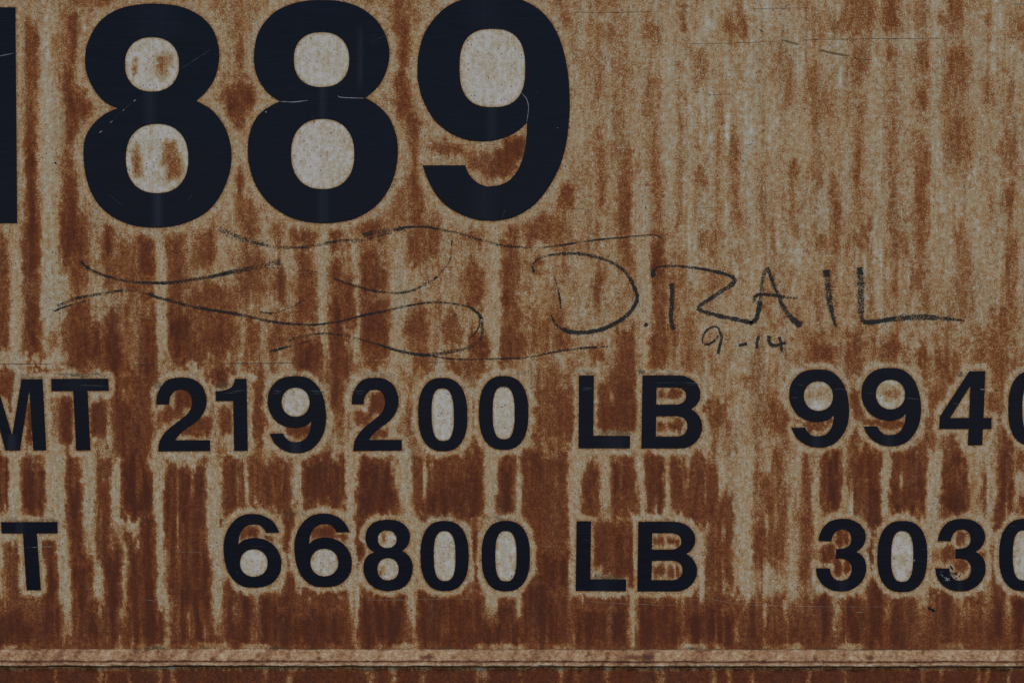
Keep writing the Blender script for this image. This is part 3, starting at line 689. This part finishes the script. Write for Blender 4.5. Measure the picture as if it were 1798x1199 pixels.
LDt = ss(PG[LT], .6, 1) * .65 * ss(fb(LX, LT * 1., 30, 30, 217), -.7, .1)
LDt = np.maximum(LDt * (LT > 40), .35 * ((1 - ss(LT * 1., 0, 4))))
lme = mesh_np('weld_ledge', lv, strip_faces(*LX.shape))
add_attr(lme, 'rust', np.clip(LV, 0.02, 1)); add_attr(lme, 'dirt', np.clip(LDt, 0, 1)); 
def ledge_material():
    t = NT('pinkish_weathered_weld')
    P = t.pxvec(); PH = t.pxvec(1.0, 0.8)
    V = t.attr('rust')
    g = t.math('MULTIPLY', t.math('SUBTRACT', t.noise(P, 0.40, 2.0, .65), .5), .55)
    m = t.math('MULTIPLY', t.math('SUBTRACT', t.noise(PH, 0.13, 5.0, .7), .5), 1.0)
    vnn = t.math('ADD', V, t.math('ADD', g, m), clamp=True)
    col = t.ramp(vnn, [(0, (.54, .46, .37)), (.20, (.42, .29, .175)), (.38, (.32, .175, .088)), (.60, (.17, .068, .034)), (1, (.075, .032, .028))])
    col = t.mix(t.attr('dirt'), col, (.045, .030, .020, 1))
    bh = t.noise(P, 0.25, 4.0, .65)
    t.principled(col, 0.8, 0.15, bh, 0.9, 0.0012)
    return t.m
M_LEDGE = ledge_material()
for p in lme.polygons: p.use_smooth = True
ledge = link('weld_ledge', lme, car, (M_LEDGE,), (0, 0, Z0))
ledge['label'] = 'pinkish raised weld ledge along the bottom of the sheet'

# ------------------------------------------------------------------ side sill sheet below the weld
ys2 = axis(1166.5, 1166.5, 1226.5, 1900, 3.0, 20.0)
ys2 = ys2[ys2 >= 1166]
X2, Y2 = np.meshgrid(xs, ys2)
V2 = 0.90 + .06 * fb(X2, Y2, 20, 40, 301)
top = Y2 - (1170 + 3.0 * fb(X2, Y2, 18, 200, 303) + 1.5 * vn(X2, Y2, 5, 5, 305))
V2 += (0.36 - V2) * (1 - ss(top, 0, 5)) * .8
rn = random.Random(9)
pale = [(100,3),(178,3.5),(188,2.5),(284,4),(305,5),(465,5),(515,4),(508,3),(690,6),(652,9),(745,6),(850,6),(985,5),(1013,5),(1065,5),
        (1153,4),(1162,4),(1250,4),(1280,4),(1320,5),(1418,3),(1482,5),(1618,4),(1650,3),(1713,4),(1730,3),(1770,3),(838,4),(912,4),(228,3)]
pale += [(rn.uniform(-1500, -20), rn.uniform(3, 6)) for _ in range(24)] + [(rn.uniform(1820, 3300), rn.uniform(3, 6)) for _ in range(24)]
wob = 4 * fb(X2, Y2, 40, 18, 307) + 2 * vn(X2, Y2, 5, 6, 309)
for cx_, w_ in pale:
    lean = rn.uniform(-.12, .12)
    V2 -= .46 * np.exp(-((X2 + wob + lean * (Y2 - 1180) - cx_) / w_) ** 2) * (0.45 + .55 * ss(fb(X2, Y2, 30, 24, 311), -.5, .3)) * (1 - .3 * ss(Y2, 1230, 1500))
V2 = np.clip(V2, .2, 1)
f2v = np.stack([(X2 - 899) * S, np.full(X2.shape, -.0080), -(Y2 - 599.5) * S - 0.0006], -1).reshape(-1, 3)
zt2, zb2 = f2v[0, 2], f2v[-1, 2]
n2 = len(f2v); r2, c2 = X2.shape
bv2 = np.array([[x0, .004, zt2], [x1, .004, zt2], [x1, .004, zb2], [x0, .004, zb2]])
ex2 = np.array([[n2, n2+1, n2+2, n2+3], [0, c2-1, n2+1, n2], [r2*c2-1, (r2-1)*c2, n2+3, n2+2], [(r2-1)*c2, 0, n2, n2+3], [c2-1, r2*c2-1, n2+2, n2+1]])
sme = mesh_np('side_sill', np.concatenate([f2v, bv2]), np.concatenate([strip_faces(r2, c2), ex2]))
vv2 = np.full(n2 + 4, .9); vv2[:n2] = V2.ravel()
dd2 = np.zeros(n2 + 4)
for (px_, py_, rr_) in ((162,1169,3),(430,1168,2.5),(622,1178,2),(660,1177,2),(890,1178,1.5),(1632,1166,2.5),(775,1172,1.5)):
    dd2[:n2] = np.maximum(dd2[:n2], (1.2 * np.exp(-((X2 - px_) ** 2 + (Y2 - py_) ** 2) / rr_ ** 2)).ravel())
add_attr(sme, 'rust', vv2); add_attr(sme, 'dirt', np.clip(dd2, 0, 1))
sill = link('side_sill', sme, car, (M_RUST,), (0, 0, Z0))
sill['label'] = 'dark red rusted sheet below the weld ledge'

# ------------------------------------------------------------------ vinyl digits and letters
SCRATCH = {  # glyph index -> slivers (photo px), material 1 white, 2 faint
 0: [([(-20,104),(0,99),(24.5,93.9)],.8,1)],
 1: [([(174,233.6),(180,230)],1.3,1), ([(193.4,216),(198,212.3)],1.5,1), ([(214.8,195.4),(219,192.3)],1.2,1), ([(234,178.6),(239,175.4)],1.4,1),
     ([(198,212),(214,196)],.4,2), ([(219,192),(234,179)],.4,2), ([(318,120.5),(340,107),(371,86.5)],.8,2), ([(330,352),(338,341)],.6,2), ([(190,340),(214,361)],.5,2)],
 2: [([(492,178.4),(515,179.6),(541,176.6)],1.1,1), ([(593,168.4),(601,171.6),(640,173)],1.0,1), ([(547.3,202),(549.3,209)],.7,2),
     ([(648,254),(656,254)],.6,2), ([(466,195.8),(468,198)],2.4,1), ([(662,69),(680,62),(682,60)],.8,2)],
 3: [([(914.5,162.6),(924.6,174.5),(928,191.6),(924.6,214.8)],.9,1), ([(880,385),(888,366)],.5,2), ([(978.6,224.4),(980,225)],1.4,1), ([(941,162),(944,163)],.7,2)],
 8: [([(480,686),(495,687)],1.6,2), ([(545,686),(570,688)],1.6,2), ([(478,691),(492,690)],.9,2), ([(550,691),(563,691)],1.2,2)],
 7: [([(408,687),(430,685)],1.4,2), ([(392,690),(420,689)],.8,2)],
 5: [([(140,676),(188,677.5)],1.1,2)],
 12: [([(1022,680),(1040,681.5)],1.2,2), ([(1022,684.5),(1040,683)],.9,2)],
 13: [([(1200,671),(1226,673)],1.0,2), ([(1206,676),(1222,675)],.8,2), ([(1150,672),(1190,671)],.7,2)],
 9: [([(622,687),(640,686)],1.6,2), ([(624,691),(638,691)],.9,2)],
 14: [([(1464,685),(1474,682.5),(1490,686)],.9,2), ([(1388,698),(1402,698)],.8,2), ([(1396,673),(1398,672)],1.2,2), ([(1400,674.5),(1412,677)],.8,2)],
 15: [([(1520,690),(1536,691)],.8,2), ([(1590,698),(1614,701)],.9,2)],
 16: [([(1721,683),(1729,684)],1.8,1), ([(1672,708),(1684,709)],.8,2)],
 18: [([(46,960.3),(54,960.3)],.6,2), ([(56,960.3),(66,960.3)],.9,1)],
 19: [([(413,1003.5),(420,1004)],.8,2), ([(440,959),(470,959)],.5,2)],
 27: [([(1604.6,983),(1606.2,983.6)],3.2,1), ([(1618,964),(1625,964)],.8,2)],
 28: [([(1657,1013),(1668,1018)],1.8,1), ([(1659,1019),(1667,1014)],1.5,1), ([(1661,1012),(1664,1021)],1.3,1), ([(1652,1008),(1656,1011)],1.3,1),
      ([(1649,1004),(1657,1002)],.9,2), ([(1650,1010),(1655,1002)],.8,2), ([(1664,1008),(1669,1012)],1,2)],
 22: [([(770,960),(790,960)],.5,2)], 29: [([(1774,922),(1783,924)],.7,2)], 24: [([(1023,947),(1040,948)],.6,2)],
}
# vertical sheen bands painted into the vinyl colour: glyph index -> (x centre, half width, y0, y1, amount)
PAINTED_SHEEN = {1: [(277,9,335,400,.85),(263,10,160,218,.55),(275,45,5,66,.22)], 2: [(567,7,150,212,.6),(567,9,330,395,.55),(632,6,40,165,.5),(655,8,60,80,.2)],
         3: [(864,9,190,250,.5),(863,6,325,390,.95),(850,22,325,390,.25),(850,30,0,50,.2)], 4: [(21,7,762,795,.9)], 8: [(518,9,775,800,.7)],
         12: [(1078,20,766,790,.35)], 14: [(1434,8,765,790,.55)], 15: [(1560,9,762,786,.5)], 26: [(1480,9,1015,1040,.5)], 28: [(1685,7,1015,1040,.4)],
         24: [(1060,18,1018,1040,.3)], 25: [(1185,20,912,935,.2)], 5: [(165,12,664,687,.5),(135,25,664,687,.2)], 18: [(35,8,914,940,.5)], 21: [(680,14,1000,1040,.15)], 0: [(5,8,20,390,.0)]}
from mathutils import Vector
TH = 0.00035
for gi, (kind, ch, loops, lab) in enumerate(GLYPHS):
    o0 = np.array(loops[0])
    cx, cy = (o0[:, 0].min() + o0[:, 0].max()) / 2, (o0[:, 1].min() + o0[:, 1].max()) / 2
    cu = bpy.data.curves.new(kind, 'CURVE')
    cu.dimensions = '2D'
    cu.fill_mode = 'BOTH'
    cu.extrude = TH * .5 - .00006
    cu.bevel_depth = .00006
    cu.bevel_resolution = 1
    cu.offset = -.00006
    for l in loops:
        sp = cu.splines.new('POLY')
        sp.points.add(len(l) - 1)
        for i, (x, y) in enumerate(l):
            sp.points[i].co = ((x - cx) * S, -(y - cy) * S, 0, 1)
        sp.use_cyclic_u = True
    tmp = bpy.data.objects.new('tmp', cu)
    COL.objects.link(tmp)
    dg = bpy.context.evaluated_depsgraph_get()
    gm = bpy.data.meshes.new_from_object(tmp.evaluated_get(dg))
    bpy.data.objects.remove(tmp)
    bpy.data.curves.remove(cu)
    gm.name = kind
    nv = len(gm.vertices)
    co = np.zeros(nv * 3, np.float32); gm.vertices.foreach_get('co', co); co = co.reshape(-1, 3)
    fv = [tuple(p.vertices) for p in gm.polygons]
    # stand it up: curve XY -> world XZ, front towards -Y
    vtx = [(float(a), float(-c), float(b)) for a, b, c in co]
    fm = [0] * len(fv)
    # subdivide-free painted sheen bands: thin overlays of the same vinyl, a fraction of a hair proud
    sc = [0.0] * nv
    k = 0
    for (bx, hw, y0_, y1_, am) in PAINTED_SHEEN.get(gi, ()):
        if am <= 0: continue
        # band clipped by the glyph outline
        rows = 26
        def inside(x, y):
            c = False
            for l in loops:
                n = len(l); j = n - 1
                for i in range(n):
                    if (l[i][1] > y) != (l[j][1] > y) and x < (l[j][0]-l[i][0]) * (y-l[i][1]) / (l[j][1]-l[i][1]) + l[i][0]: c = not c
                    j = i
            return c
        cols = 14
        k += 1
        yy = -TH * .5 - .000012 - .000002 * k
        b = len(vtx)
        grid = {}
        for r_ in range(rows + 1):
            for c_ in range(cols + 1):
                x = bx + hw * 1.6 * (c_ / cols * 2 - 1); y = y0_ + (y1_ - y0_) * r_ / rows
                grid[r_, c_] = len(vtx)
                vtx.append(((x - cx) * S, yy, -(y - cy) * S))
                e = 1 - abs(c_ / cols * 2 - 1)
                fr = min(1, min(r_, rows - r_) / 5) if len(PAINTED_SHEEN[gi]) else 1
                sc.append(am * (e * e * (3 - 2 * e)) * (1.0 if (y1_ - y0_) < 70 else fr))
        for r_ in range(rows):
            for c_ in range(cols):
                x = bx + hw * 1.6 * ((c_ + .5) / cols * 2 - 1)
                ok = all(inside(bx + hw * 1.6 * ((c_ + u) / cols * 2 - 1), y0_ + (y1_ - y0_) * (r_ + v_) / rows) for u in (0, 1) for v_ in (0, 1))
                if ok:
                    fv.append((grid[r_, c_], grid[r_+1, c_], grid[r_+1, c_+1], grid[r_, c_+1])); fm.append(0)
    if gi in SCRATCH:
        a, b_, c_ = slivers(SCRATCH[gi], -TH * .5 - .00003, .000003, rnd)
        b = len(vtx)
        vtx += [(x - wx(cx), y, z - wz(cy)) for x, y, z in a]
        sc += [0.0] * len(a)
        fv += [tuple(q + b for q in f) for f in b_]
        fm += c_
    nm = bpy.data.meshes.new(kind)
    nm.from_pydata(vtx, [], fv)
    nm.update()
    add_attr(nm, 'painted_sheen', np.array(sc))
    bpy.data.meshes.remove(gm)
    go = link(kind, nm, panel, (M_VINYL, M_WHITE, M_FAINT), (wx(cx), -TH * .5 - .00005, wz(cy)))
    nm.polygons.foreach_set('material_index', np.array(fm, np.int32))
    go['label'] = lab

# ------------------------------------------------------------------ crayon drawing, signature and date
FZ = 440 / 1798
OFF = {'A': (80, 380), 'B': (480, 380), 'C': (880, 380), 'D': (1280, 430)}
def q(c, *p):
    ox, oy = OFF[c]
    return [(ox + x * FZ, oy + y * FZ) for x, y in p]
# (points, width start, width end in px, density)
SKETCH = [
 (q('A',(255,322),(280,350),(315,375)),3,5,.85),
 (q('A',(255,322),(300,362),(350,395),(440,430),(560,460),(700,475),(880,475),(1050,455),(1200,430),(1350,395)),3.5,5.5,.72),
 (q('A',(1200,430),(1350,395),(1500,368),(1600,345),(1690,325)),7,8,.56),
 (q('A',(750,478),(850,480),(950,472)),3,4,.8), (q('A',(1500,375),(1600,370),(1710,368)),2,2,.5),
 (q('A',(60,682),(120,655),(200,630),(300,602)),3.5,2,.74), (q('A',(80,645),(160,610),(230,585),(300,572),(450,545),(560,530)),5,4,.66),
 (q('A',(560,530),(620,530),(680,545),(760,562)),5,5,.5),
 (q('A',(740,555),(800,580),(900,605),(1050,645),(1250,680),(1400,705),(1550,740),(1700,765),(1800,773))+q('B',(250,778),(350,772),(440,758)),5,3,.76),
 (q('A',(900,612),(1000,635),(1150,668),(1300,690),(1450,715)),3,5,.6),
 (q('B',(440,758),(500,748),(640,710),(800,678),(900,655),(1000,635),(1150,615),(1300,628),(1400,650),(1460,695),(1480,740),(1470,800),(1440,845),(1400,880)),3.5,2.5,.74),
 (q('B',(1390,640),(1440,668),(1480,705),(1495,735)),2.5,4,.85),
 (q('B',(1490,720),(1502,800),(1480,880),(1400,940),(1250,975),(1100,995)),5,5,.56),
 (q('B',(1120,995),(1050,992),(950,975),(850,950),(750,915)),5,3.5,.86), (q('B',(750,915),(650,890),(550,862),(450,845),(330,840),(200,860),(100,890)),2.6,3.5,.58),
 (q('A',(1605,968),(1660,955),(1700,945)),3,4,.84), (q('B',(0,965),(80,940),(170,915),(260,890)),4,2.5,.6),
 (q('B',(1100,995),(1250,1018),(1400,1026),(1550,1022),(1700,1018),(1800,1014))+q('C',(300,990),(400,968),(500,955),(600,943)),2.6,3.2,.68),
 (q('C',(560,948),(620,940),(690,937)),4,3,.85), (q('C',(690,937),(740,934),(800,931)),3,3,.52),
 (q('A',(1240,82),(1270,100),(1310,120),(1380,158),(1470,182)),9,8,.50), (q('A',(1290,95),(1340,125),(1400,150),(1480,172),(1560,200)),6,6,.50),
 (q('A',(1470,182),(1560,202),(1650,220),(1800,224))+q('B',(250,216),(330,203)),5,4,.60),
 (q('B',(320,208),(420,185),(500,172),(620,165)),5,3,.60), (q('B',(560,185),(640,172),(740,145),(850,118)),4,3,.52),
 (q('B',(640,140),(720,115),(800,102),(900,90),(960,85)),8,7,.52), (q('B',(850,98),(950,78),(1050,74),(1120,78),(1170,90)),3,4,.82),
 (q('B',(1170,90),(1250,105),(1350,125),(1450,158),(1520,182)),4,4,.55), (q('B',(1480,165),(1530,180),(1600,198),(1700,214),(1780,220)),4,3,.62),
 (q('C',(60,214),(200,225),(300,222),(430,208)),2.2,2.5,.6), (q('C',(420,208),(520,192),(600,180),(700,167),(750,162)),3,3,.74),
 (q('C',(750,162),(900,148),(1000,138),(1080,132),(1130,142),(1160,160)),2.4,2,.72),
 (q('B',(1275,115),(1281,180),(1278,240),(1272,290)),4,4,.56), (q('B',(1275,290),(1250,345),(1180,430)),2,2,.66),
 (q('B',(1180,430),(1140,458),(1100,480),(1000,530),(900,548),(800,545),(700,528),(620,505)),4,3.5,.62),
 (q('B',(620,505),(520,475),(430,445)),4.5,2,.72), (q('B',(430,445),(350,410),(260,390),(200,365)),2,3,.46),
 (q('B',(265,400),(280,450),(272,505)),2,2,.52), (q('B',(230,590),(150,640),(50,680),(-40,698)),2.4,2,.6), (q('A',(1530,682),(1590,692),(1650,696)),2,4,.52),
 (q('B',(-40,320),(20,330),(80,365)),3,3,.42),
]
SIGN = [
 (q('C',(236,405),(228,375),(224,350)),4,3,.95),(q('C',(224,350),(260,310),(340,280),(430,268)),2.4,3.5,.72),
 (q('C',(430,268),(560,268),(680,290),(780,325),(870,378),(930,450)),4.5,5,.72),
 (q('C',(920,440),(960,520),(976,580),(955,645),(900,710),(820,765),(720,810),(600,832),(500,828),(440,808)),5,6,.92),
 (q('C',(440,808),(400,780),(375,745),(358,705)),5,2.5,.72),
 (q('C',(380,435),(395,470),(412,545)),2,2.5,.58),(q('C',(412,545),(422,600),(428,660)),3,3.4,.8),
 (q('C',(1028,768),(1050,786)),6,5,.9),
 (q('C',(1222,480),(1227,560),(1224,640),(1218,720),(1224,770),(1238,812)),6.5,5.5,.9),
 (q('C',(1096,436),(1088,405),(1100,380)),6.5,5,.98),(q('C',(1100,380),(1125,364),(1170,356),(1260,355),(1380,368)),3,3.4,.74),
 (q('C',(1380,368),(1500,388),(1600,412),(1665,440),(1668,475),(1620,512)),3.5,7,.85),
 (q('C',(1620,512),(1540,565),(1450,622),(1408,658)),6,5,.78),
 (q('C',(1404,660),(1450,682),(1560,712),(1700,742),(1790,760))+q('D',(160,558),(195,530),(212,470),(224,400)),5,7,.86),
 (q('D',(224,400),(230,340),(237,280),(250,220),(262,178)),4.5,6,.62),
 (q('D',(270,165),(290,200),(320,280),(350,350)),6.5,4.5,.84),(q('D',(350,350),(375,415),(420,490),(470,545),(520,580)),5,9,.80),
 (q('D',(182,408),(180,385),(200,362),(240,355),(320,360),(400,375)),5,4.5,.84),(q('D',(400,375),(450,379),(505,382)),4,3,.60),
 (q('D',(698,178),(704,230)),9.5,8,.98),(q('D',(704,220),(712,330),(726,430)),9,8.5,.72),(q('D',(726,420),(745,510),(770,590)),7.5,3,.80),
 (q('D',(938,160),(942,215)),9.5,8.5,.98),(q('D',(942,205),(948,320),(946,420),(948,490)),10,9,.68),(q('D',(946,480),(955,530),(975,555)),7,5,.74),
 (q('D',(965,552),(1050,552),(1130,538),(1200,528)),6.5,6,.92),(q('D',(1190,530),(1300,518),(1400,518),(1490,522)),8,8,.72),(q('D',(1480,522),(1570,530),(1640,538),(1690,543)),6.5,2,.76),
]
DATE = [
 (q('C',(1568,835),(1560,800),(1525,792),(1480,812),(1448,860),(1448,905),(1480,918),(1525,895),(1560,855)),3,3.5,.8),
 (q('C',(1568,825),(1582,870),(1568,930),(1556,985)),4,4.2,.84), (q('C',(1702,926),(1766,912)),4,4.5,.9),
 (q('D',(216,650),(203,690),(199,745)),4.6,4,.9),(q('D',(294,650),(286,690),(315,722),(360,715),(410,702)),6,4,.86),
 (q('D',(358,660),(372,700),(380,768)),4.5,3.6,.88),
]
def crayon(name, strokes, label, y0, thick=1.6):
    vtx, fv, den = [], [], []
    for si, (pts, w0, w1, dn) in enumerate(strokes):
        P = crom([tuple(p) for p in pts], False, 7)
        n = len(P)
        yy = y0 - si * .000004
        b = len(vtx)
        ph = rnd.uniform(0, 9)
        for i, (x, y) in enumerate(P):
            a, c = P[max(0, i-1)], P[min(n-1, i+1)]
            tx, ty = c[0]-a[0], c[1]-a[1]
            l = math.hypot(tx, ty) or 1
            t = i / (n - 1)
            w = (w0 + (w1 - w0) * t) * .5 * (1 + .12 * math.sin(i * 1.3 + ph)) * thick
            nx, ny = -ty / l, tx / l
            dd = dn  + (.09 if thick < 1.5 else .03) * math.sin(i * .31 + ph * 2)
            if i in (0, n - 1): dd *= .7
            for u, k in ((-1, 0.30), (-.55, 1), (0, 1.0), (.55, 1), (1, .30)):
                vtx.append((wx(x + nx * w * u), yy, wz(y + ny * w * u)))
                den.append(dd * k)
            if i:
                for j in range(4):
                    fv.append((b + 5*(i-1)+j, b + 5*(i-1)+j+1, b + 5*i+j+1, b + 5*i+j))
    m_ = bpy.data.meshes.new(name)
    m_.from_pydata(vtx, [], fv)
    m_.update()
    add_attr(m_, 'dens', np.array(den))
    o = link(name, m_, panel, (M_CRAYON,), (0, 0, 0))
    o['label'] = label
crayon('crayon_drawing', SKETCH, 'faded looping black crayon lines under the big digits', -.00012, 1.48)
for nm_, a_, b_, lb_ in (('handwritten_letter', 0, 7, 'black crayon D of the signature'), ('handwritten_dot', 7, 8, 'crayon dot after the D'),
                         ('handwritten_letter', 8, 19, 'joined black crayon R and A'), ('handwritten_letter', 19, 22, 'black crayon I'),
                         ('handwritten_letter', 22, 28, 'black crayon L with a long tail')):
    crayon(nm_, SIGN[a_:b_], lb_, -.00012 - .000004 * a_)
for nm_, a_, b_, lb_ in (('handwritten_digit', 0, 2, 'small crayon 9'), ('handwritten_dash', 2, 3, 'small crayon dash'),
                         ('handwritten_digit', 3, 4, 'small crayon 1'), ('handwritten_digit', 4, 6, 'small crayon 4')):
    crayon(nm_, DATE[a_:b_], lb_, -.00012)
